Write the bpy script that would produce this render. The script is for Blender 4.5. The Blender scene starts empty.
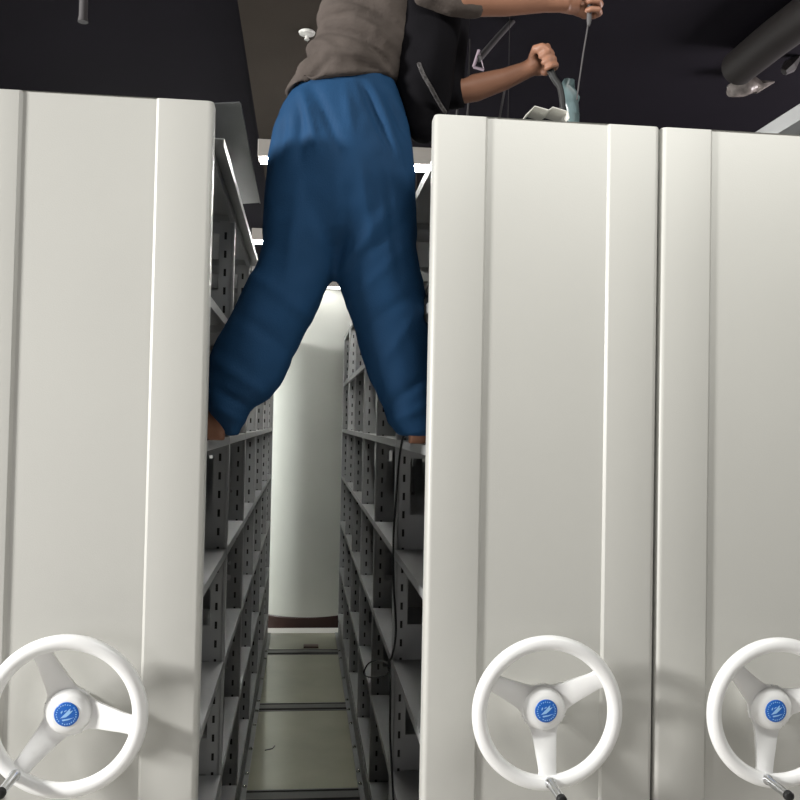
import bpy, bmesh, math, random
from mathutils import Vector, Matrix, noise
random.seed(7)
S = bpy.context.scene
C = S.collection
PI = math.pi

# ------------------------------------------------------------------ camera
EYE = Vector((0, 0, 1.68))
FPX, YAW, PIT, ROL = 894.75, 0.10718, 0.02600, 0.02006
F = Vector((math.sin(YAW)*math.cos(PIT), math.cos(YAW)*math.cos(PIT), math.sin(PIT)))
R0 = Vector((math.cos(YAW), -math.sin(YAW), 0)); U0 = R0.cross(F)
RR = R0*math.cos(ROL) + U0*math.sin(ROL)
UU = U0*math.cos(ROL) - R0*math.sin(ROL)
cd = bpy.data.cameras.new('camera'); cam = bpy.data.objects.new('camera', cd); C.objects.link(cam)
cd.sensor_width = 36; cd.lens = FPX/800*36; cd.clip_start = 0.02; cd.clip_end = 60
m = Matrix((RR, UU, -F)).transposed().to_4x4(); m.translation = EYE
cam.matrix_world = m
S.camera = cam

# ------------------------------------------------------------------ world, lights, exposure
w = bpy.data.worlds.new('world'); S.world = w; w.use_nodes = True
w.node_tree.nodes['Background'].inputs[0].default_value = (0.75, 0.85, 1, 1)
w.node_tree.nodes['Background'].inputs[1].default_value = 0.05
S.view_settings.view_transform = 'Standard'; S.view_settings.look = 'None'
S.view_settings.gamma = 1; S.view_settings.use_curve_mapping = False
S.view_settings.exposure = 0.25
def area(name, loc, target, sx, sy, power, col=(1, 1, 1)):
    d = bpy.data.lights.new(name, 'AREA'); d.shape = 'RECTANGLE'; d.size = sx; d.size_y = sy
    d.energy = power; d.color = col
    o = bpy.data.objects.new(name, d); C.objects.link(o); o.location = loc
    o.rotation_euler = (Vector(target)-Vector(loc)).to_track_quat('-Z', 'Y').to_euler()
    return o
LA = area('front_room_light', (-4.6, 0.6, 3.0), (1.0, 2.1, 3.2), 0.7, 0.4, 360, (1, 0.99, 0.965))
LB = area('front_ceiling_light', (1.1, 1.25, 3.3), (1.1, 1.48, 0), 2.0, 0.25, 28, (1, 0.995, 0.95))
LC = area('left_window_light', (-2.6, -1.8, 1.6), (-0.3, 2.1, 1.3), 1.6, 1.4, 19, (1, 0.97, 0.97))
LD = area('far_window_light', (-2.2, 7.62, 1.9), (0.0, 7.7, 1.4), 0.35, 2.0, 52, (0.98, 1, 0.97))
LE = area('right_ceiling_fill', (4.6, 3.6, 1.9), (1.6, 3.4, 3.3), 1.6, 1.0, 110, (1, 0.93, 0.95))  # added fill that brightens the dark ceiling on the right

# ------------------------------------------------------------------ materials
def mat(name, col, rough=0.5, metal=0.0, bump=0.0, bscale=60, var=0.0, vscale=3, emit=None, estr=0, coat=0, stretch=None):
    M = bpy.data.materials.new(name); M.use_nodes = True
    nt = M.node_tree; b = nt.nodes['Principled BSDF']
    b.inputs['Base Color'].default_value = (*col, 1); b.inputs['Roughness'].default_value = rough
    b.inputs['Metallic'].default_value = metal
    if coat: b.inputs['Coat Weight'].default_value = coat
    tc = nt.nodes.new('ShaderNodeTexCoord'); mp = nt.nodes.new('ShaderNodeMapping')
    nt.links.new(tc.outputs['Object'], mp.inputs[0])
    if stretch: mp.inputs['Scale'].default_value = stretch
    n = nt.nodes.new('ShaderNodeTexNoise'); n.inputs['Scale'].default_value = vscale; n.inputs['Detail'].default_value = 4
    nt.links.new(mp.outputs[0], n.inputs['Vector'])
    cr = nt.nodes.new('ShaderNodeValToRGB')
    v = max(var, 0.02)
    cr.color_ramp.elements[0].position = 0.3; cr.color_ramp.elements[1].position = 0.7
    cr.color_ramp.elements[0].color = (*[c*(1-v) for c in col], 1)
    cr.color_ramp.elements[1].color = (*[min(1, c*(1+v)) for c in col], 1)
    nt.links.new(n.outputs['Fac'], cr.inputs[0]); nt.links.new(cr.outputs[0], b.inputs['Base Color'])
    if bump:
        n2 = nt.nodes.new('ShaderNodeTexNoise'); n2.inputs['Scale'].default_value = bscale
        nt.links.new(mp.outputs[0], n2.inputs['Vector'])
        bp = nt.nodes.new('ShaderNodeBump'); bp.inputs['Strength'].default_value = bump; bp.inputs['Distance'].default_value = 0.002
        nt.links.new(n2.outputs['Fac'], bp.inputs['Height']); nt.links.new(bp.outputs[0], b.inputs['Normal'])
    if emit:
        b.inputs['Emission Color'].default_value = (*emit, 1); b.inputs['Emission Strength'].default_value = estr
    return M
M = dict(
    panel=mat('cream_powder_coat', (0.50, 0.495, 0.463), 0.42, bump=0.12, bscale=350, var=0.015, vscale=2),
    shelf=mat('grey_shelf_paint', (0.32, 0.325, 0.325), 0.38, bump=0.05, bscale=200, var=0.03),
    post=mat('grey_post_paint', (0.42, 0.425, 0.425), 0.42, var=0.05),
    wheel=mat('white_plastic', (0.86, 0.86, 0.85), 0.32, var=0.01),
    badge=mat('blue_badge', (0.01, 0.12, 0.50), 0.3),
    badge_mark=mat('badge_light_blue', (0.32, 0.56, 0.88), 0.35),
    chrome=mat('chrome', (0.75, 0.76, 0.78), 0.12, 1.0),
    rubber=mat('black_rubber', (0.02, 0.02, 0.02), 0.5),
    base=mat('carriage_grey', (0.16, 0.165, 0.165), 0.45),
    steel=mat('dull_steel', (0.18, 0.185, 0.19), 0.34, 0.7, var=0.2, vscale=6, stretch=(1, 0.3, 1)),
    rail=mat('rail_steel', (0.085, 0.085, 0.08), 0.4, 0.3, var=0.2),
    bolt=mat('bolt_zinc', (0.8, 0.8, 0.75), 0.2, 1.0),
    floor=mat('olive_floor', (0.31, 0.308, 0.235), 0.12, bump=0.04, bscale=8, var=0.08, vscale=2.5),
    floor2=mat('pale_floor', (0.66, 0.64, 0.6), 0.35, var=0.06),
    column=mat('white_column_paint', (0.74, 0.76, 0.70), 0.6, bump=0.04, bscale=20, var=0.02),
    skirt=mat('brown_skirting', (0.045, 0.018, 0.014), 0.4, var=0.2),
    wall=mat('wall_paint', (0.38, 0.38, 0.37), 0.7, var=0.03),
    black=mat('black_ceiling_paint', (0.0105, 0.009, 0.0135), 0.85, var=0.15, vscale=1.2),
    strip=mat('brown_ceiling_board', (0.055, 0.045, 0.036), 0.8, var=0.12, vscale=1.5),
    duct=mat('dark_duct_and_slot_shade', (0.012, 0.0095, 0.009), 0.6, var=0.2),
    pipe=mat('grey_pipe', (0.075, 0.07, 0.072), 0.5, var=0.1),
    lampbody=mat('lamp_housing', (0.30, 0.28, 0.255), 0.5),
    diffuser=mat('lamp_diffuser', (0.9, 0.9, 0.9), 0.5, emit=(1, 0.99, 0.95), estr=60.0),
    white=mat('white_fitting', (0.7, 0.7, 0.66), 0.4),
    paper=mat('white_card', (0.66, 0.65, 0.60), 0.7, var=0.05, vscale=20),
    trousers=mat('blue_work_cloth', (0.010, 0.048, 0.118), 0.75, bump=0.35, bscale=260, var=0.10, vscale=6),
    sweater=mat('brown_grey_knit', (0.085, 0.070, 0.062), 0.9, bump=0.5, bscale=150, var=0.15, vscale=14),
    jacket=mat('black_cloth_and_sleeve_shade', (0.006, 0.0055, 0.007), 0.9, bump=0.2, bscale=120, var=0.2, vscale=9),
    lace=mat('zip_metal', (0.07, 0.065, 0.065), 0.4, 0.5, var=0.6, vscale=120),
    skin=mat('skin', (0.30, 0.145, 0.09), 0.5, bump=0.1, bscale=90, var=0.06, vscale=9),
    hair=mat('black_hair', (0.012, 0.01, 0.01), 0.6, bump=0.5, bscale=120),
    lip=mat('lips', (0.33, 0.12, 0.09), 0.5), eye=mat('eye_dark', (0.02, 0.015, 0.01), 0.2),
    teal=mat('teal_plastic_film', (0.10, 0.145, 0.15), 0.3, bump=0.3, bscale=30, var=0.5, vscale=14),
    wood=mat('brown_offcut', (0.08, 0.05, 0.035), 0.7, var=0.2),
    pink=mat('pale_bracket', (0.34, 0.27, 0.32), 0.5),
    diffuser_dim=mat('far_lamp_diffuser', (0.9, 0.9, 0.9), 0.5, emit=(1, 0.99, 0.95), estr=4.0),
    film=mat('crumpled_film', (0.17, 0.15, 0.14), 0.25, bump=0.5, bscale=40, var=0.5, vscale=18),
)

for k, v in (('jacket', .1), ('trousers', .2), ('sweater', .15), ('black', .1), ('strip', .1), ('rubber', .25), ('skin', .35)): M[k].node_tree.nodes['Principled BSDF'].inputs['Specular IOR Level'].default_value = v
# ------------------------------------------------------------------ helpers
def bx(bm, x0, x1, y0, y1, z0, z1, bev=0):
    vs = [bm.verts.new((x, y, z)) for x in (x0, x1) for y in (y0, y1) for z in (z0, z1)]
    fs = [(0, 1, 3, 2), (4, 6, 7, 5), (0, 4, 5, 1), (2, 3, 7, 6), (0, 2, 6, 4), (1, 5, 7, 3)]
    ff = [bm.faces.new([vs[i] for i in f]) for f in fs]
    if bev:
        es = list({e for f in ff for e in f.edges})
        bmesh.ops.bevel(bm, geom=es, offset=bev, segments=2, affect='EDGES', profile=0.5)
def frame_of(d):
    d = d.normalized(); a = Vector((0, 0, 1)) if abs(d.z) < 0.9 else Vector((0, 1, 0))
    u = d.cross(a).normalized(); return u, d.cross(u).normalized()
def tube(bm, pts, rad, seg=12, cap=True, round_ends=False):
    pts = [Vector(p) for p in pts]
    if not isinstance(rad, (list, tuple)): rad = [rad]*len(pts)
    rad = list(rad)
    if round_ends:
        d0 = (pts[0]-pts[1]).normalized(); d1 = (pts[-1]-pts[-2]).normalized()
        a, b = pts[0], pts[-1]; ra, rb = rad[0], rad[-1]
        pts = [a+d0*ra*.95, a+d0*ra*.7]+pts+[b+d1*rb*.7, b+d1*rb*.95]
        rad = [ra*.3, ra*.71]+rad+[rb*.71, rb*.3]
    rings = []; u = None
    for i, p in enumerate(pts):
        d = (pts[min(i+1, len(pts)-1)]-pts[max(i-1, 0)])
        if d.length < 1e-9: d = Vector((0, 0, 1))
        d.normalize()
        if u is None: u, v = frame_of(d)
        else:
            u = (u-d*u.dot(d)).normalized(); v = d.cross(u).normalized()
        rings.append([bm.verts.new(p+(u*math.cos(2*PI*k/seg)+v*math.sin(2*PI*k/seg))*rad[i]) for k in range(seg)])
    for a, b in zip(rings, rings[1:]):
        for k in range(seg): bm.faces.new((a[k], a[(k+1) % seg], b[(k+1) % seg], b[k]))
    if cap:
        bm.faces.new(rings[0][::-1]); bm.faces.new(rings[-1])
def loft(bm, rings):
    R = [[bm.verts.new(p) for p in r] for r in rings]; n = len(R[0])
    for a, b in zip(R, R[1:]):
        for k in range(n): bm.faces.new((a[k], a[(k+1) % n], b[(k+1) % n], b[k]))
    bm.faces.new(R[0][::-1]); bm.faces.new(R[-1])
def lathe(bm, prof, c=(0, 0, 0), axis='Y', seg=32):      # prof: (radius, along)
    c = Vector(c); rings = []
    for r, h in prof:
        ring = []
        for k in range(seg):
            a = 2*PI*k/seg
            if axis == 'Y': p = Vector((r*math.cos(a), h, r*math.sin(a)))
            else: p = Vector((r*math.cos(a), r*math.sin(a), h))
            ring.append(bm.verts.new(c+p))
        rings.append(ring)
    for a, b in zip(rings, rings[1:]):
        for k in range(seg): bm.faces.new((a[k], a[(k+1) % seg], b[(k+1) % seg], b[k]))
    bm.faces.new(rings[0][::-1]); bm.faces.new(rings[-1])
def ball(bm, c, r, sc=(1, 1, 1), seg=16):
    mt = Matrix.Translation(c) @ Matrix.Diagonal((*sc, 1))
    bmesh.ops.create_uvsphere(bm, u_segments=seg, v_segments=seg//2+2, radius=r, matrix=mt)
def fin(bm, name, smooth=True, ang=40):
    bmesh.ops.recalc_face_normals(bm, faces=bm.faces)
    me = bpy.data.meshes.new(name); bm.to_mesh(me); bm.free()
    if smooth:
        for p in me.polygons: p.use_smooth = True
        try: me.set_sharp_from_angle(angle=math.radians(ang))
        except Exception: pass
    return me
def obj(name, bm, material, parent=None, smooth=True, ang=40, world=False):
    me = bm if isinstance(bm, bpy.types.Mesh) else fin(bm, name, smooth, ang)
    if material and not me.materials: me.materials.append(material)
    o = bpy.data.objects.new(name, me); C.objects.link(o)
    if parent:
        o.parent = parent
        if world: o.matrix_parent_inverse = root_matrix(parent).inverted()
    return o
def root_matrix(o):
    mt = o.matrix_basis.copy(); p = o
    while p.parent: mt = p.parent.matrix_basis @ p.matrix_parent_inverse @ mt if False else p.parent.matrix_basis @ mt; p = p.parent
    return mt
def thing(name, label, cat, loc=(0, 0, 0), group=None):
    o = bpy.data.objects.new(name, None); C.objects.link(o); o.location = loc; o.empty_display_size = .1
    o['label'] = label; o['category'] = cat
    if group: o['group'] = group
    return o
def tag(o, label, cat, group=None):
    o['label'] = label; o['category'] = cat
    if group: o['group'] = group
    return o
def struct(o): o['kind'] = 'structure'; return o
def W(px, py, Y):                                           # point seen at (px, py) at depth Y
    d = F + RR*((px-400)/FPX) - UU*((py-400)/FPX)
    return EYE + d*(Y/d.y)
def up(px, py, z):                                           # point seen at (px, py) at height z
    d = F + RR*((px-400)/FPX) - UU*((py-400)/FPX); return EYE+d*((z-EYE.z)/d.z)
def remesh(bm, vox, smooth=6, name='m', lap=0.5):
    bmesh.ops.recalc_face_normals(bm, faces=bm.faces)
    me = bpy.data.meshes.new(name); bm.to_mesh(me); bm.free()
    o = bpy.data.objects.new(name, me); C.objects.link(o)
    md = o.modifiers.new('r', 'REMESH'); md.mode = 'VOXEL'; md.voxel_size = vox; md.use_smooth_shade = True
    s = o.modifiers.new('s', 'SMOOTH'); s.iterations = smooth; s.factor = lap
    dg = bpy.context.evaluated_depsgraph_get()
    out = bpy.data.meshes.new_from_object(o.evaluated_get(dg))
    bpy.data.objects.remove(o); bpy.data.meshes.remove(me)
    for p in out.polygons: p.use_smooth = True
    return out

# ------------------------------------------------------------------ the setting
PY = 2.11                                                  # plane of the cabinets' front panels
def setbox(name, mt, *a):
    bm = bmesh.new(); bx(bm, *a); return struct(obj(name, bm, mt, smooth=False))
RAILS = (2.82, 4.08, 5.34, 6.60)
bm = bmesh.new()                                            # raised floor between the rails (one slab with rail grooves)
ys = [2.0]
for r in RAILS: ys += [r-.075, r+.075]
ys.append(7.18)
for i in range(0, len(ys), 2): bx(bm, -1.4, 2.1, ys[i], ys[i+1], -0.02, 0)
bx(bm, -1.4, 2.1, 2.0, 7.3, -0.034, -0.021)
struct(obj('floor', bm, M['floor'], smooth=False))
setbox('trim_1', M['floor2'], -1.4, 2.1, 7.181, 7.36, -0.034, 0.001)
setbox('floor_base', M['floor2'], -5, 5, -6, 10, -0.12, -0.036)
setbox('ceiling', M['black'], -5, 5, -6, 10, 3.42, 3.5)
setbox('ceiling_board', M['strip'], -0.30, 0.36, 1.0, 10, 3.36, 3.419)
setbox('wall_left', M['wall'], -5.1, -5, -6, 10, -.12, 3.5)
setbox('wall_right', M['wall'], 5, 5.1, -6, 10, -.12, 3.5)
setbox('wall_front', M['wall'], -5, 5, -6.1, -6, -.12, 3.5)
setbox('unseen_light_blocker_left', M['wall'], -.86, -.82, 2.2, 7.2, -.03, 2.36)  # unseen partition, added to stop light leaking through the left rack
setbox('unseen_light_blocker_right', M['wall'], 1.47, 1.51, 2.2, 7.2, -.03, 2.36)  # matching unseen partition, added to block light beside the right rack
setbox('wall_back', M['wall'], -5, 5, 10, 10.1, -.12, 3.5)
for y in RAILS:
    bm = bmesh.new()
    bx(bm, -1.4, 2.1, y-.073, y+.073, -.018, -.012)
    bx(bm, -1.4, 2.1, y-.073, y-.060, -.0115, .003, .002); bx(bm, -1.4, 2.1, y-.040, y+.035, -.0115, .006, .002); bx(bm, -1.4, 2.1, y+.060, y+.073, -.0115, .003, .002)
    tag(obj('floor_rail', bm, M['rail'], smooth=False), {2.82: 'dark steel floor rail nearest the camera, hidden under the cabinets', 4.08: 'dark steel floor rail crossing the aisle at the bottom edge of the picture', 5.34: 'dark steel floor rail crossing the aisle, the nearer of the two plainly seen', 6.60: 'dark steel floor rail crossing the aisle just before the white column'}[y], 'rail', 'floor rails')
# round column at the end of the aisle
bm = bmesh.new(); lathe(bm, [(.46, -.035), (.46, 3.415)], (.07, 7.87, 0), 'Z', 96)
col = thing('round_column', 'white round column standing at the far end of the aisle', 'column', (.07, 7.87, 0))
bm = bmesh.new(); lathe(bm, [(.46, -.035), (.46, 3.415)], (0, 0, 0), 'Z', 96); obj('shaft', bm, M['column'], col)
bm = bmesh.new(); lathe(bm, [(.4605, -.034), (.472, -.034), (.472, .068), (.466, .075), (.4605, .075)], (0, 0, 0), 'Z', 96)
obj('skirting', bm, M['skirt'], col)['label'] = 'dark brown skirting round the column foot'

# ------------------------------------------------------------------ mobile shelving cabinets
BAY = 0.83; Y0 = PY+.045; NB = 6; PITCH = .365; ZB = 1.6125-4*PITCH          # lip centre of lowest shelf = .1525
CW = .562
def panel_mesh():
    # cross-section in (x, y), front at y=0, raised side strips, recessed centre with folded steps
    prof = []
    def arc(cx, cy, r, a0, a1, n=6):
        for k in range(n+1):
            a = a0+(a1-a0)*k/n; prof.append((cx+r*math.cos(a), cy+r*math.sin(a)))
    h = CW/2; r = .013; d = .0065; s1 = h-.1262; s2 = s1-.0052
    prof.append((-h, .045))
    arc(-h+r, r, r, PI, 1.5*PI)
    arc(-s1-.002, .002, .002, 1.5*PI, 1.75*PI, 2)
    prof += [(-s2, d), (-s2+.001, d)]
    prof += [(s2-.001, d), (s2, d)]
    arc(s1+.002, .002, .002, 1.25*PI, 1.5*PI, 2)
    arc(h-r, r, r, 1.5*PI, 2*PI)
    prof.append((h, .045))
    bm = bmesh.new(); z0, z1 = .02, 2.4255
    lv = []
    for z, inset in ((z0, 0), (z1-.004, 0), (z1-.001, .001), (z1, .004)):
        lv.append([bm.verts.new((x*(1-inset/h), y+(inset if y < .04 else 0), z)) for x, y in prof])
    n = len(prof)
    for a, b in zip(lv, lv[1:]):
        for k in range(n): bm.faces.new((a[k], a[(k+1) % n], b[(k+1) % n], b[k]))
    f = bm.faces.new(lv[-1]); f2 = bm.faces.new(lv[0][::-1])
    bmesh.ops.triangulate(bm, faces=[f, f2])
    return fin(bm, 'end_panel', True, 25)
ME_panel = panel_mesh(); ME_panel.materials.append(M['panel'])
HX = CW/2-.013                                              # half depth of rack (x)
def upright_mesh():
    bm = bmesh.new(); zt = 2.365; z0 = .11
    for s in (1, -1):
        def b(x0, x1, y0, y1, za, zb, bev=0):
            bx(bm, *sorted((s*x0, s*x1)), y0, y1, za, zb, bev)
        b(HX-.010, HX, -.014, .014, z0, zt, .002)                                  # rolled front edge of the post
        xa, xb = HX-.050, HX-.0105; ym = -.004
        b(xa, xa+.0155, ym, ym+.003, z0, zt); b(xb-.0155, xb, ym, ym+.003, z0, zt)
        z = z0
        while z < zt-.07:
            b(xa+.0155, xb-.0155, ym, ym+.003, z, z+.036); z += .0608
        b(xa+.0155, xb-.0155, ym, ym+.003, z, zt)
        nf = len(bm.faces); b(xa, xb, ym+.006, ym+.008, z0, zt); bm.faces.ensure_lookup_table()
        for q in range(nf, len(bm.faces)): bm.faces[q].material_index = 1  # dark colour on the back plate stands in for shade inside the slots
        # side plates between the posts: one above each shelf with a hole, one thin strip under the next
        for k in range(7):
            zs = ZB+k*PITCH+.0125
            if k < 6:
                # plate with an octagonal hole
                px0, px1, pz0, pz1 = .012, xa, zs, zs+.115
                hx, hz, hr = HX-.115, zs+.055, .011
                ring = [bm.verts.new((s*(hx+hr*math.cos(a)), ym+.001, hz+hr*math.sin(a))) for a in [PI/4*q+PI/8 for q in range(8)]]
                corners = [(px1, (pz0+pz1)/2+.0), (px1, pz1), (hx, pz1), (px0, pz1), (px0, (pz0+pz1)/2), (px0, pz0), (hx, pz0), (px1, pz0)]
                # match angles: ring index q at 22.5+45q ; outer points between
                outer = [bm.verts.new((s*x, ym+.001, z_)) for x, z_ in corners]
                for q in range(8):
                    # outer[q] sits at angle 45q ; ring[q] at 22.5+45q
                    bm.faces.new((outer[q], outer[(q+1) % 8], ring[q]))
                    bm.faces.new((outer[(q+1) % 8], ring[(q+1) % 8], ring[q]))
                b(.012, xa, ym, ym+.003, zs+PITCH-.062, zs+PITCH-.026)
        b(.008, .030, ym-.002, ym+.006, z0, zt)                                     # centre post
    b = None
    return fin(bm, 'upright', False)
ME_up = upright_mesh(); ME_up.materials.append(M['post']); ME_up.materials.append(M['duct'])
def shelf_mesh():
    bm = bmesh.new(); L = BAY/2-.0145
    x1 = HX-.001
    bx(bm, -x1, x1, -L, L, .0105, .0125)
    for s in (1, -1):
        bx(bm, *sorted((s*(x1-.002), s*x1)), -L, L, -.0125, .0104, 0)
        bx(bm, *sorted((s*(x1-.014), s*(x1-.0021))), -L, L, -.0125, -.0105)
        bx(bm, -x1+.015, x1-.015, *sorted((s*(L-.002), s*L)), -.010, .0104)
        bx(bm, *sorted((s*.002, s*.0035)), -L, L, -.012, .0104)
    return fin(bm, 'shelf', False)
ME_shelf = shelf_mesh(); ME_shelf.materials.append(M['shelf'])
def carriage_mesh():
    bm = bmesh.new(); e = Y0+NB*BAY
    y0, y1 = .046, e-PY
    for s in (1, -1):
        bx(bm, *sorted((s*(HX-.03), s*(HX-.002))), y0, y1, .012, .105, .002)
        bx(bm, *sorted((s*(HX-.001), s*(HX+.022))), y0, y1, .010, .016)            # thin edge flange close to the floor
    for r in RAILS:
        bx(bm, -HX+.031, HX-.031, r-PY-.05, r-PY-.042, .03, .10)
        bx(bm, -HX+.031, HX-.031, r-PY+.042, r-PY+.05, .03, .10)
    return fin(bm, 'carriage', False)
ME_carr = carriage_mesh(); ME_carr.materials.append(M['base'])
def bolt_mesh():
    bm = bmesh.new(); lathe(bm, [(.009, 0), (.009, .004), (.007, .009), (.003, .011)], axis='Z', seg=10); return fin(bm, 'bolt')
ME_bolt = bolt_mesh(); ME_bolt.materials.append(M['bolt'])
bm = bmesh.new(); bx(bm, -HX, HX+.030, .10, 1.9, 2.366, 2.3685); bx(bm, HX+.028, HX+.030, .10, 1.9, 2.348, 2.3659)
ME_top = fin(bm, 'top_cover', False); ME_top.materials.append(M['shelf'])
def wheel_meshes():
    out = {}
    bm = bmesh.new(); Rm, rt, n, k2 = .1595, .0172, 96, 20                          # rim
    rg = []
    for i in range(n):
        a = 2*PI*i/n
        rg.append([bm.verts.new(((Rm+rt*math.cos(b))*math.cos(a), rt*.95*math.sin(b), (Rm+rt*math.cos(b))*math.sin(a))) for b in [2*PI*j/k2 for j in range(k2)]])
    for i in range(n):
        for j in range(k2): bm.faces.new((rg[i][j], rg[i][(j+1) % k2], rg[(i+1) % n][(j+1) % k2], rg[(i+1) % n][j]))
    out['rim'] = (fin(bm, 'rim'), 'wheel')
    bm = bmesh.new()                                                                # one spoke, along +x, webbed root
    top = []
    prof = [(.020, .052), (.034, .041), (.048, .032), (.070, .0275), (.095, .0245), (.118, .0215), (.136, .0200), (.146, .0225), (.152, .029)]
    for x, hw in prof:
        y = .038*max(0, min(1, (.150-x)/.105))
        t = .0055
        top.append([Vector((x, y-t, hw*.86)), Vector((x, y-t*.55, hw)), Vector((x, y+t, hw)), Vector((x, y+t, -hw)), Vector((x, y-t*.55, -hw)), Vector((x, y-t, -hw*.86))])
    loft(bm, top); out['spoke'] = (fin(bm, 'spoke', True, 50), 'wheel')
    bm = bmesh.new()                                                                # hub with collar reaching the panel
    lathe(bm, [(.034, .0848), (.034, .078), (.030, .074), (.030, .062), (.048, .056), (.051, .048), (.051, .036), (.049, .027), (.044, .0195), (.036, .014), (.0295, .0125)], axis='Y', seg=48)
    out['hub'] = (fin(bm, 'hub', True, 60), 'wheel')
    bm = bmesh.new(); lathe(bm, [(.0255, .0124), (.0265, .0120), (.0262, .0107), (.024, .0100)], axis='Y', seg=40)
    out['badge'] = (fin(bm, 'badge', True, 60), 'badge')
    bm = bmesh.new()                                                                # emblem, in the badge plane
    yy = .0095
    def poly(pts, y=yy):
        a = [bm.verts.new((x, y, z)) for x, z in pts]; b = [bm.verts.new((x, y+.0004, z)) for x, z in pts]
        bm.faces.new(a); bm.faces.new(b[::-1])
        for k in range(len(pts)): bm.faces.new((a[k], b[k], b[(k+1) % len(pts)], a[(k+1) % len(pts)]))
    sc = .00046
    def P(l): return [((x-50)*sc, (50-y)*sc) for x, y in l]
    # blade and sail of the mark
    poly(P([(22, 68), (40, 50), (62, 26), (70, 20), (66, 36), (82, 30), (70, 44), (60, 54), (50, 62)]))
    poly(P([(24, 38), (32, 30), (33, 38), (26, 48)])); poly(P([(40, 34), (52, 27), (50, 33), (40, 39)]))
    poly(P([(30, 74), (60, 70), (86, 64), (60, 76), (34, 81)]))
    for q in range(26):                                                             # ring of tiny lettering strokes
        a = 2*PI*q/26; r = .0208+(.0006 if q % 2 else 0)
        if 4 <= q % 13 <= 4: continue
        c = Vector((r*math.cos(a), r*math.sin(a))); t = Vector((-math.sin(a), math.cos(a))); nn = Vector((math.cos(a), math.sin(a)))
        l, hgt = .0014, .0012
        poly([tuple(c+t*l-nn*hgt), tuple(c+t*l*.5+nn*hgt), tuple(c-t*l+nn*hgt*.6), tuple(c-t*l*.7-nn*hgt)])
    out['emblem'] = (fin(bm, 'emblem', False), 'badge_mark')
    bm = bmesh.new()                                                                # crank handle on the handle spoke, along -y at x = Rm
    lathe(bm, [(.008, 0), (.012, -.012), (.012, -.020), (.0098, -.022), (.0098, -.098), (.0094, -.102)], (Rm-.006, 0, 0), 'Y', 24)
    out['crank_handle'] = (fin(bm, 'crank_handle', True, 50), 'chrome')
    bm = bmesh.new(); lathe(bm, [(.0094, -.1022), (.0112, -.103), (.0112, -.112), (.008, -.115)], (Rm-.006, 0, 0), 'Y', 24)
    out['grip_cap'] = (fin(bm, 'grip_cap', True, 50), 'rubber')
    for me, mt in out.values(): me.materials.append(M[mt])
    return out
WM = wheel_meshes()
def cabinet(cx, wx, wz, ang, label, sides):
    t = thing('mobile_shelving_cabinet', label, 'cabinet', (cx, PY, 0), 'mobile shelving cabinets')
    def part(name, me, p=t, loc=(0, 0, 0), rot=(0, 0, 0)):
        o = bpy.data.objects.new(name, me); C.objects.link(o); o.parent = p; o.location = loc; o.rotation_euler = rot; return o
    part('end_panel', ME_panel)['label'] = 'tall cream end panel with raised side strips'
    hw = part('handwheel', WM['rim'][0], t, (wx-cx, -.085, wz))
    hw['label'] = 'white three-spoke handwheel with blue badge and chrome crank handle'
    for k in range(3): part('spoke', WM['spoke'][0], hw, rot=(0, -math.radians(ang+120*k), 0))
    part('hub', WM['hub'][0], hw)
    part('badge', WM['badge'][0], hw)['label'] = 'round blue badge'
    part('emblem', WM['emblem'][0], hw, rot=(0, 0, 0))['label'] = 'pale blue emblem on the badge'
    part('crank_handle', WM['crank_handle'][0], hw, rot=(0, -math.radians(ang), 0))['label'] = 'chrome crank handle'
    part('grip_cap', WM['grip_cap'][0], hw, rot=(0, -math.radians(ang), 0))['label'] = 'black end cap'
    for i in range(NB+1):
        y = Y0-PY+i*BAY
        if i == 0: y += .016
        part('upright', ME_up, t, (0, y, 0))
    for i in range(NB):
        for k in range(7):
            o = part('shelf', ME_shelf, t, (0, Y0-PY+(i+.5)*BAY+(.008 if i == 0 else 0), ZB+k*PITCH))
            if i == 0: o.scale.y = .98
    if cx < -.4:
        part('top_cover', ME_top, t)['label'] = 'thin steel cover along the rack top'
    part('carriage', ME_carr, t)['label'] = 'dark steel base carriage close to the floor'
    for s in sides:
        for y in (3.35, 3.62, 4.15, 4.30, 4.62, 4.98, 5.22, 5.40, 5.86, 6.35, 6.55):
            part('bolt', ME_bolt, t, (s*(HX+.012), y-PY, .0162))
    return t
LX = -.225-CW/2; MX = .297+CW/2; RX = .8655+CW/2
cabL = cabinet(LX, -.4995, 1.03, 231, 'cream shelving cabinet left of the aisle, cut off by the left edge', (1,))
cabM = cabinet(MX, .5735, 1.022, 271.5, 'cream shelving cabinet directly right of the aisle, shown whole in width', (-1,))
cabR = cabinet(RX, 1.133, 1.014, 257, 'cream shelving cabinet at the right edge, pushed against its neighbour', ())

# ------------------------------------------------------------------ ceiling fittings
for i, (x0, x1, y, lab) in enumerate(((-.215, .75, 3.80, 'nearest hanging strip light above the aisle, seen beside the hip'), (-.34, .75, 5.56, 'middle hanging strip light above the aisle, seen beside the thigh'), (-.30, .75, 7.33, 'farthest hanging strip light above the aisle, glimpsed between the legs'))):
    t = thing('strip_light', lab, 'light', ((x0+x1)/2, y, 2.78), 'strip lights over the aisle')
    L = (x1-x0)/2
    bm = bmesh.new(); bx(bm, -L, L, -.045, .045, .004, .078, .003); obj('housing', bm, M['lampbody'], t, False)
    bm = bmesh.new(); bx(bm, -L+.01, L-.01, -.042, .042, -.004, .0035, .001); obj('diffuser', bm, M['diffuser_dim' if i == 2 else 'diffuser'], t, False)
    for s in (.25, .93):
        bm = bmesh.new(); tube(bm, [(-L+2*L*s, 0, .0785), (-L+2*L*s, 0, .577)], .003, 8); obj('hanger', bm, M['duct'], t)
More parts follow.
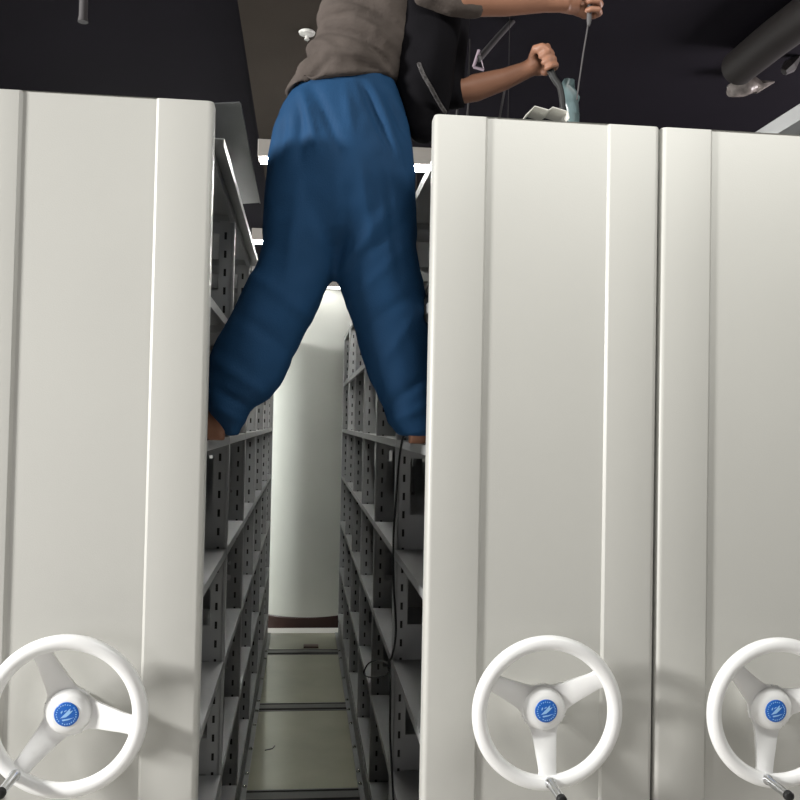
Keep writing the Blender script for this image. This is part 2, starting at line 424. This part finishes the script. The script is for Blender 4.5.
t = thing('sprinkler_head', 'small white sprinkler head on the brown ceiling board beside the sweater', 'sprinkler', (-.012, 3.72, 3.36))
t.location = up(307, 31, 3.36)
bm = bmesh.new(); lathe(bm, [(.030, -.001), (.036, -.006), (.033, -.014), (.018, -.020), (.010, -.022)], axis='Z', seg=24); obj('escutcheon', bm, M['white'], t)
bm = bmesh.new(); lathe(bm, [(.008, -.0225), (.008, -.034), (.011, -.035), (.011, -.038)], axis='Z', seg=16); obj('deflector', bm, M['white'], t)
# dark duct and pipes under the black ceiling
bm = bmesh.new(); tube(bm, [up(738, 68, 3.33), up(775, 38, 3.33), up(860, -25, 3.33), up(1100, -190, 3.33)], .08, 24); tag(obj('air_duct', bm, M['duct']), 'dark round duct running diagonally under the black ceiling at upper right', 'duct')
bm = bmesh.new(); a = W(83, -60, 3.0); b = W(83, 22, 3.0); a.x = b.x; tube(bm, [(b.x, 3.0, 3.419), (b.x, 3.0, b.z+.02), (b.x, 3.0, b.z)], [.014, .014, .017], 14); tag(obj('pipe_stub', bm, M['pipe']), 'short dark grey pipe stub hanging from the ceiling at upper left', 'pipe')
bm = bmesh.new(); tube(bm, [W(479, 59, 3.3), W(497, 38, 3.55), W(530, 2, 4.0), W(545, -14, 4.25)], .013, 10); o = obj('ceiling_pipe', bm, M['pipe'])
tag(o, 'thin grey slanted pipe under the ceiling, between the two forearms', 'pipe'); PIPE = o
# crumpled fittings at upper right
bm = bmesh.new(); c = up(745, 86, 3.35)
ball(bm, c, .054, (1.35, 1.0, .8), 24)
for v in bm.verts:
    n = noise.noise_vector(v.co*19); v.co += n*.03; v.co.z = min(v.co.z, 3.4185)
tube(bm, [c+Vector((.05, 0, 0)), c+Vector((.15, 0, .03))], [.035, .004], 8)
o = obj('wrapped_ceiling_fitting', bm, M['film'], ang=25); tag(o, 'film-wrapped metal fitting fixed to the dark ceiling at upper right', 'fitting')
bm = bmesh.new(); lathe(bm, [(.045, 0), (.045, .02), (.02, .03), (.02, 3.4188-c.z)], c, 'Z', 16); obj('mount', bm, M['pipe'], o)
bm = bmesh.new(); c = up(790, 66, 3.37)
tube(bm, [c+Vector((-.03, 0, -.03)), c, c+Vector((.045, 0, .048))], [.018, .034, .012], 7)
tag(obj('pipe_bracket', bm, M['pipe'], ang=20), 'small pale metal bracket under the ceiling near the right edge', 'bracket')

# ------------------------------------------------------------------ loose steel plates on the cabinet tops
def slab_path(bm, pts, y0, y1, th=.0015):
    n = len(pts); A = []; B = []
    for i, (x, z) in enumerate(pts):
        d = Vector((pts[min(i+1, n-1)][0]-pts[max(i-1, 0)][0], pts[min(i+1, n-1)][1]-pts[max(i-1, 0)][1])).normalized()
        nx, nz = -d.y*th, d.x*th
        A.append((x+nx, z+nz)); B.append((x-nx, z-nz))
    P = A+B[::-1]
    loft(bm, [[Vector((x, y0, z)) for x, z in P], [Vector((x, y1, z)) for x, z in P]])
bm = bmesh.new(); slab_path(bm, [(-.74, 2.3725), (-.739, 2.425), (-.18, 2.489), (-.177, 2.484)], 2.29, 3.34)
tag(obj('steel_cover_plate', bm, M['steel'], smooth=False), 'dull grey bent steel plate sticking up from top of the left cabinet', 'metal plate')
a = W(800, 104, 2.3); b = W(800, 119, 2.3)
bm = bmesh.new(); slab_path(bm, [(a.x, a.z), (b.x+.002, b.z), (b.x+.07, b.z+.0), (b.x+.07, 2.372), (b.x+.2, 2.3685)], 2.17, 4.2, .002)
tag(obj('loose_steel_channel', bm, M['shelf'], smooth=False), 'light grey steel channel lying on top of the right-edge cabinet', 'metal channel')

# folded white card on the front top edge of the middle cabinet
bm = bmesh.new()
pts = [W(523, 119, 2.15), W(533, 108.5, 2.14), W(545, 114.5, 2.155), W(551, 109.5, 2.14), W(564, 116, 2.155), W(566, 122, 2.15)]
prof = [(p.x, p.z) for p in pts]; zmin = 2.4262
prof = [(x, max(z, zmin+.002)) for x, z in prof]
slab_path(bm, prof, 2.122, 2.20, .0009)
tag(obj('folded_card', bm, M['paper'], smooth=False), 'white zigzag-folded card on the top edge of the cabinet right of the aisle', 'card')
# crumpled teal film tube and dark hose tip held over the cabinet
HY = 2.34
TOPZ = ZB+6*PITCH+.0125
def slack(pts, n=6):
    out = []
    P = [Vector(p) for p in pts]
    for i in range(len(P)-1):
        p0 = P[max(i-1, 0)]; p1 = P[i]; p2 = P[i+1]; p3 = P[min(i+2, len(P)-1)]
        for k in range(n):
            t = k/n
            out.append(.5*((2*p1)+(-p0+p2)*t+(2*p0-5*p1+4*p2-p3)*t*t+(-p0+3*p1-3*p2+p3)*t*t*t))
    out.append(P[-1]); return out
def hang(px, py): return W(px, py, HY)
bm = bmesh.new()
b0 = hang(573, 124); b0.z = TOPZ+.001
tube(bm, [b0, hang(573, 112), hang(571, 98), hang(568, 86), hang(569, 77)], [.020, .020, .023, .022, .014], 20)
bmesh.ops.subdivide_edges(bm, edges=bm.edges[:], cuts=1)
for v in bm.verts:
    if v.co.z > TOPZ+.03: v.co += noise.noise_vector(v.co*45)*.012
bmesh.ops.translate(bm, verts=bm.verts, vec=(0, .015, 0))
tag(obj('crumpled_film_roll', bm, M['teal'], ang=25), 'crumpled pale teal film standing on top of the cabinet below the raised fist', 'plastic film')
bm = bmesh.new(); tube(bm, slack([W(589.5, 2, 2.27), W(588, 24, 2.27), W(583, 55, 2.275), W(578, 90, 2.28), W(577, 100, 2.28)]), .0022, 8)
tube(bm, [W(590, -12, 2.27), W(589, 20, 2.27), W(588.5, 26, 2.27)], [.007, .007, .004], 10)
tag(obj('thin_rod', bm, M['pipe']), 'thin grey rod held upright in the raised fist', 'rod')
bm = bmesh.new(); b0 = W(567, 124, 2.31); b0.z = TOPZ+.007
tube(bm, slack([W(541, 52, 2.33), W(546, 62, 2.325), W(554, 78, 2.32), W(562, 97, 2.31), b0]), [.010]*4+[.0095]*6+[.009]*6+[.008]*8+[.006], 12)
tag(obj('black_hose', bm, M['rubber']), 'black hose gripped in the lower hand, ending on the cabinet top', 'hose')
# small bits behind the far arm
bm = bmesh.new(); tube(bm, [W(479, 50, 3.3), W(473.5, 67, 3.3)], .006, 4); tube(bm, [W(473.5, 67, 3.3), W(484, 70, 3.3)], .006, 4); tube(bm, [W(484, 70, 3.3), W(479, 50, 3.3)], .002, 4)
obj('end_bracket', bm, M['pink'], PIPE)['label'] = 'pale pinkish angle bracket at the lower pipe end'
for (xa, ya, xb, yb, lab) in ((452, 116, 458, 100, 'leftmost of three thin leaning rods behind the cabinet top'), (461, 117, 469, 99, 'middle of three thin leaning rods behind the cabinet top'), (486, 118, 505, 88, 'rightmost of three thin leaning rods, below the lower forearm')):
    a = W(xa, ya, 2.62); b = W(xb, yb, 2.62); a.z = TOPZ+.003
    bm = bmesh.new(); tube(bm, [a, b], .0035, 8); tag(obj('leaning_rod', bm, M['pipe']), lab, 'rod', 'thin rods on the cabinet top')
q = W(508, 118, 2.9); bm = bmesh.new(); tube(bm, [(q.x, 2.9, TOPZ+.001), (q.x, 2.9, 3.419)], .001, 6)
tag(obj('hanging_wire', bm, M['duct']), 'thin dark wire hanging straight down beyond the lower forearm', 'wire')

# cable down the right side of the aisle
cx_ = .303
def RX_(px, py):                                           # point on the plane just in front of the right rack
    d = F + RR*((px-400)/FPX) - UU*((py-400)/FPX); return EYE+d*(cx_/d.x)
bm = bmesh.new(); tube(bm, slack([RX_(405, 432), RX_(402, 442), RX_(399, 462), RX_(396, 500), RX_(393.5, 540), RX_(394, 590), RX_(396, 630), RX_(392.5, 655), RX_(388.5, 664), RX_(390.5, 690), RX_(390, 730), RX_(392, 770), RX_(393.5, 800), RX_(396, 830)]), .0035, 8)
o = tag(obj('black_cable', bm, M['rubber']), 'black cable hanging down the shelf fronts on the right of the aisle', 'cable')
bm = bmesh.new(); tube(bm, slack([RX_(388.5, 664), RX_(378, 660), RX_(368, 664), RX_(364, 674), RX_(372, 677.5), RX_(386, 675), RX_(389.5, 668)]), .003, 8); obj('cable_loop', bm, M['rubber'], o)
# brown offcut on the floor before the far rail
bm = bmesh.new(); q = W(311, 648.5, 6.72); bx(bm, q.x-.055, q.x+.055, 6.70, 6.78, .0005, .012, .003)
tag(obj('brown_offcut', bm, M['wood'], smooth=False), 'small flat brown offcut on the aisle floor behind the far rail', 'offcut')
bm = bmesh.new(); tube(bm, [(-.155, 4.64, .004), (-.12, 4.66, .004), (-.108, 4.70, .004)], .0025, 6)
tag(obj('wire_scrap', bm, M['rubber']), 'tiny dark wire scrap on the aisle floor by the left cabinet', 'wire')

# ------------------------------------------------------------------ the person
BY = 2.35
root = W(322, 440, BY); root.z = TOPZ*0+ZB+4*PITCH+.0125
person = thing('person', 'person in blue trousers and brown-grey sweater straddling the aisle on two shelves', 'person', root)
def put(name, me, mt, parent=person):
    if isinstance(me, bmesh.types.BMesh): me = fin(me, name)
    for v in me.vertices: v.co -= root
    if not me.materials: me.materials.append(mt)
    o = bpy.data.objects.new(name, me); C.objects.link(o); o.parent = parent
    return o
def slices(bm, L, seg=28, yc=BY):
    rings = []
    for s in L:
        py, xl, xr, dh = s[:4]; y = yc+(s[4] if len(s) > 4 else 0); tilt = s[5] if len(s) > 5 else 0
        a = W(xl, py+tilt, y); b = W(xr, py-tilt, y); c = (a+b)/2; h = (b-a)/2
        rings.append([c+h*math.cos(2*PI*k/seg)+Vector((0, dh*math.sin(2*PI*k/seg), 0)) for k in range(seg)])
    loft(bm, rings)
# trousers
bm = bmesh.new()
slices(bm, [(76, 302, 392, .080), (88, 292, 398, .092), (104, 281, 404, .106), (125, 272, 409, .115), (150, 268, 413, .118), (185, 265, 415, .118), (215, 263, 416, .110), (235, 262, 417, .09), (246, 264, 416, .06)])
slices(bm, [(150, 270, 345, .10), (200, 264, 340, .10), (240, 264, 337, .098), (258, 260, 335, .094), (274, 252, 334, .090), (283, 247, 331.5, .090), (295, 240, 326, .090), (311, 232, 319, .090), (325, 224, 310, .088), (340, 215, 301, .086), (359, 208, 293, .084), (384, 204, 281, .078), (396, 204, 271, .074), (409, 207, 255, .068), (420, 214, 247, .056), (430, 221, 242, .048), (437, 226, 240, .040)])
slices(bm, [(150, 330, 411, .10), (200, 326, 413, .10), (244, 328, 415, .098), (272, 334, 420, .090), (285, 338, 424, .09), (300, 344, 427, .09), (322, 352, 432, .085), (345, 359, 436, .085), (359, 363, 437, .08), (375, 370, 438, .078), (389, 376, 439, .076), (408, 383, 440, .070), (422, 389, 440, .062), (436, 397, 439, .052)])
me = remesh(bm, .009, 10, 'trousers')
def folds(me, fn):
    for v, n in [(v, v.normal.copy()) for v in me.vertices]: v.co += n*fn(v.co)
def seg_d(p, a, b):
    ab = b-a; t = max(0, min(1, (p-a).dot(ab)/ab.dot(ab))); return (p-(a+ab*t)).length, t
FR = []                                                    # hand-laid creases (pixel start, pixel end, width m, depth m)
for (x0, y0, x1, y1, wd, dp) in ((300, 84, 318, 150, .011, .007), (312, 84, 345, 160, .013, -.008), (300, 95, 300, 160, .012, -.006), (285, 100, 278, 160, .012, -.005),
        (360, 80, 392, 150, .010, -.008), (372, 82, 404, 165, .012, .007), (345, 84, 352, 140, .010, .004), (388, 90, 408, 130, .01, -.006),
        (334, 275, 352, 180, .016, -.009), (334, 275, 300, 195, .02, .005), (336, 275, 392, 205, .016, .007), (338, 280, 410, 215, .014, -.006), (345, 305, 418, 235, .014, .005),
        (352, 335, 425, 285, .016, -.005), (372, 380, 425, 300, .014, .004), (382, 410, 436, 372, .013, -.006), (385, 425, 432, 404, .012, .005), (360, 160, 375, 260, .014, .006), (385, 170, 402, 280, .012, -.006), (300, 170, 285, 300, .016, .005),
        (320, 325, 240, 262, .016, .005), (300, 360, 235, 310, .016, -.005), (270, 398, 215, 360, .014, .006), (258, 412, 212, 388, .011, -.007), (246, 424, 209, 405, .011, .006)):
    FR.append((W(x0, y0, BY-.1), W(x1, y1, BY-.1), wd, dp))
def tf(co):
    d = noise.noise(Vector((co.x*9, co.y*6, co.z*3)))*.006+noise.noise(co*22)*.0025
    for a, b, wd, dp in FR:
        q = Vector((co.x, a.y, co.z)); ds, t = seg_d(q, a, b)
        if ds < wd*2.5 and co.y < BY+.02: d += (1.6 if a.z > ZB+4*PITCH+.75 else 1)*dp*math.exp(-(ds/wd)**2)*math.sin(PI*(.08+.84*t))
    return d
folds(me, tf)
for v in me.vertices:                                      # cloth pressed against the shelf fronts where it meets them
    for k in (5, 6):
        dz = abs(v.co.z-(ZB+k*PITCH)); t = max(0, min(1, (dz-.018)/.03)); t = t*t*(3-2*t)
        if v.co.x > .3065: v.co.x = .3065+(v.co.x-.3065)*t
        if v.co.x < -.232: v.co.x = -.232+(v.co.x+.232)*t
put('trousers', me, M['trousers'])['label'] = 'baggy blue work trousers'
# sweater: torso plus the raised near sleeve
bm = bmesh.new()
slices(bm, [(90, 283, 399, .113, 0, 5), (83, 288, 401, .113, 0, 4), (68, 302, 404, .110), (54, 309, 410, .112), (33, 314, 418, .114), (20, 316, 424, .116), (4, 323, 434, .118), (-10, 332, 446, .118), (-35, 345, 462, .118), (-60, 362, 478, .115), (-85, 385, 490, .10), (-103, 412, 486, .072), (-112, 428, 478, .05)])
tube(bm, [W(446, -88, 2.30), W(437, -75, 2.27), W(428, -35, 2.24), W(432, -8, 2.235), W(450, -1, 2.24), W(470, 1, 2.25), W(481, 2, 2.255)], [.066, .070, .060, .052, .046, .043, .040], 20, round_ends=False)
me = remesh(bm, .008, 8, 'sweater')
FR2 = []
for (x0, y0, x1, y1, wd, dp) in ((286, 90, 330, 60, .010, -.011), (330, 60, 395, 72, .012, -.008), (296, 70, 315, 52, .008, .008), (318, 50, 380, 58, .010, .006),
        (318, 22, 365, 40, .010, -.012), (365, 40, 398, 66, .011, -.010), (316, 12, 350, 16, .008, -.006), (345, 14, 400, 45, .012, .008), (308, 30, 335, 48, .012, .009), (330, 4, 372, 12, .009, .008), (352, 0, 400, 25, .010, -.008)):
    FR2.append((W(x0, y0, BY-.1), W(x1, y1, BY-.1), wd, dp))
def sf(co):
    d = noise.noise(Vector((co.x*10, co.y*8, co.z*16)))*.008+noise.noise(co*40)*.002
    for a, b, wd, dp in FR2:
        q = Vector((co.x, a.y, co.z)); ds, t = seg_d(q, a, b)
        if ds < wd*2.5 and co.y < BY+.02: d += 1.7*dp*math.exp(-(ds/wd)**2)*math.sin(PI*(.1+.8*t))
    return d
folds(me, sf)
put('sweater', me, M['sweater'])['label'] = 'loose brown-grey sweater'
# black open jacket front; far sleeve shares its black, standing in for shade
bm = bmesh.new()
slices(bm, [(-60, 390, 470, .10, .02), (-30, 386, 468, .115, .02), (0, 383, 464, .12, .01), (30, 385, 460, .12, .01), (60, 388, 456, .115, .01), (90, 394, 452, .095, .01), (112, 402, 449, .07, .01), (132, 408, 440, .05, .01), (142, 414, 432, .03, .01)])
tube(bm, [W(448, -60, 2.43), W(450, -10, 2.44), W(446, 40, 2.44), W(444, 78, 2.43), W(452, 92, 2.42), W(463, 91, 2.41)], [.06, .062, .062, .058, .052, .045], 20)
me = remesh(bm, .008, 8, 'jacket')
folds(me, lambda co: noise.noise(Vector((co.x*12, co.y*8, co.z*7)))*.008)
jk = put('jacket', me, M['jacket']); jk['label'] = 'black open jacket front hanging down'
bm = bmesh.new()
zp = slack([W(419, 64, 2.243), W(424, 76, 2.248), W(431, 88, 2.256), W(438, 101, 2.285), W(445, 112, 2.31)], 8)
for i, p in enumerate(zp):
    ball(bm, p, .0062, (1, .7, .8), 8)
tube(bm, zp, .004, 8)
put('zipper', bm, M['lace'], jk)['label'] = 'glinting zip edge'

# body: head, neck, torso, legs, arms, hands and feet as one surface
bm = bmesh.new()
slices(bm, [(150, 275, 405, .085), (110, 284, 398, .088), (80, 296, 390, .078), (50, 312, 398, .078), (20, 322, 410, .085), (-15, 340, 436, .092), (-50, 362, 462, .095), (-80, 385, 478, .08), (-100, 405, 476, .055)])
hc = W(478, -143, 2.36)
tube(bm, [W(440, -85, 2.34), W(455, -112, 2.345), W(466, -128, 2.352)], [.062, .052, .05], 18)
ball(bm, hc, .088, (.94, 1.06, 1.16), 24); ball(bm, hc+Vector((.028, .008, -.050)), .058, (1, 1, .9), 20)
fd = Vector((.93, .12, -.35)).normalized()                # face direction: towards the work
fr_s = fd.cross(Vector((0, 0, 1))).normalized(); fr_u = fr_s.cross(fd).normalized()
def HP(f, s, u): return hc+fd*f+fr_s*s+fr_u*u
tube(bm, [HP(.080, 0, .010), HP(.100, 0, -.022), HP(.090, 0, -.034)], [.009, .013, .010], 10, round_ends=True)
for s in (1, -1):
    ball(bm, HP(.074, s*.030, .014), .017, (1, 1, .6), 10)
    ball(bm, HP(-.004, s*.087, -.010), .026, (.7, .45, 1.15), 12)
ball(bm, HP(.076, 0, -.056), .022, (.7, 1, .5), 12)
# legs
for pts, rad in (([W(303, 160, BY), W(298, 220, BY), W(285, 300, BY), W(250, 365, BY), W(228, 410, BY), W(222, 430, BY)], [.085, .08, .066, .058, .042, .034]),
                 ([W(372, 160, BY), W(372, 220, BY), W(383, 300, BY-.0), W(402, 365, BY), W(416, 410, BY), W(421, 430, BY)], [.085, .08, .06, .054, .042, .034])):
    tube(bm, pts, rad, 18)
zf = ZB+4*PITCH+.0125
for s, ax in ((-1, W(212, 430, BY).x), (1, W(421, 430, BY).x)):
    # foot points outwards over the shelf, heel at the aisle edge
    fx = [(-.034, .014, .012), (-.029, .026, .021), (-.018, .036, .028), (0, .042, .032), (.04, .038, .034), (.09, .026, .038), (.14, .019, .042), (.18, .014, .036)]
    rg = []
    for dx, hz, hy in fx:
        rg.append([Vector((ax+s*dx, BY+dx*.35+hy*math.cos(2*PI*k/20), max(zf+.0015, zf+hz+.001+hz*math.sin(2*PI*k/20)))) for k in range(20)])
    loft(bm, rg)
    for q in range(5):
        yy = BY+.18*.35+(-.030+.015*q)*1
        L = .032-.004*q if s > 0 else .032-.004*q
        tube(bm, [(ax+s*.165, yy, zf+.012), (ax+s*(.178+L*.6), yy, zf+.0105)], [.011, .0085], 10, round_ends=True)
# arms
near = [W(437, -75, 2.27), W(428, -35, 2.245), W(435, -6, 2.24), W(460, 0, 2.245), (W(505, 1, 2.26)), W(545, 0.5, 2.27), W(568, 2, 2.272)]
tube(bm, near, [.055, .044, .040, .041, .038, .030, .026], 20)
far = [W(452, -62, 2.42), W(452, 0, 2.44), W(444, 70, 2.43), (W(455, 93, 2.42)), W(475, 88, 2.41), W(505, 79, 2.385), W(524, 71, 2.365), W(532, 67, 2.355)]
tube(bm, far, [.055, .045, .040, .039, .037, .029, .024, .023], 20)
def finger(pts, r0=.0092, r1=.0075):
    n = len(pts); tube(bm, pts, [r0+(r1-r0)*i/(n-1) for i in range(n)], 10, round_ends=True)
# near hand: fist closed round the thin rod (rod vertical at W(589,y,2.27))
pc = W(580, 3, 2.299)
ball(bm, pc, .031, (1.10, .62, 1.22), 18); tube(bm, [W(562, 2, 2.275), W(574, 3, 2.293)], [.027, .030], 16)
for q in range(4):
    yy = [-11, -2, 7, 15.5][q]; ln = [1, 1.07, 1.0, .86][q]
    k = W(590, yy, 2.30)
    finger([W(583, yy, 2.302), k+Vector((.012*ln, .0, 0)), k+Vector((.023*ln, -.022, -.002)), k+Vector((.010, -.042, -.003)), k+Vector((-.012, -.043, -.003)), k+Vector((-.019, -.032, -.003))], .0098, .0080)
finger([W(574, -4, 2.272), W(581, -12, 2.252), W(590, -14, 2.246), W(597, -11, 2.250)], .0115, .0088)
# far hand: gripping the black hose, which runs from W(541,52) to W(554,78) at Y about 2.325
pc = W(539, 64, 2.359)
ball(bm, pc, .030, (1.05, .62, 1.10), 18); tube(bm, [W(528, 69, 2.36), W(536, 65, 2.360)], [.024, .025], 16)
hx0 = W(541, 52, 2.33); hx1 = W(554, 78, 2.32); hd = (hx1-hx0).normalized(); hn = Vector((hd.z, 0, -hd.x))*-1
if hn.x < 0: hn = -hn
for q in range(4):
    base = hx0+hd*(-.004+.0185*q)+Vector((0, .024, 0)); ln = [1, 1.07, 1.0, .84][q]
    finger([base-hn*.006, base+hn*.018*ln, base+hn*.026*ln+Vector((0, -.018, 0)), base+hn*.018*ln+Vector((0, -.038, 0)), base-hn*.001+Vector((0, -.044, 0)), base-hn*.012+Vector((0, -.036, 0))], .0098, .0080)
finger([W(532, 58, 2.345), W(535, 48, 2.325), W(542, 46, 2.310), W(549, 51, 2.305)], .0112, .0088)
me = remesh(bm, .0042, 3, 'body')
body = put('body', me, M['skin'])
# hair, eyes, lips
bm = bmesh.new(); ball(bm, hc-fd*.010+fr_u*.014, .098, (.98, 1.06, 1.12), 32)
dead = [v for v in bm.verts if (v.co-hc).dot(fd) > .045 and (v.co-hc).dot(fr_u) < .062 or (v.co-hc).dot(fr_u) < -.055]
bmesh.ops.delete(bm, geom=dead, context='VERTS')
for v in bm.verts: v.co += noise.noise_vector(v.co*40)*.005
bmesh.ops.solidify(bm, geom=bm.faces[:], thickness=.008)
put('hair', bm, M['hair'])['label'] = 'short black hair'
for s in (1, -1):
    bm = bmesh.new(); ball(bm, HP(.0835, s*.031, .006), .0075, (1, 1, .55), 10); put('eye', bm, M['eye'])
bm = bmesh.new(); tube(bm, [HP(.090, -.022, -.056), HP(.096, 0, -.056), HP(.090, .022, -.056)], [.003, .006, .003], 8); put('mouth', bm, M['lip'])
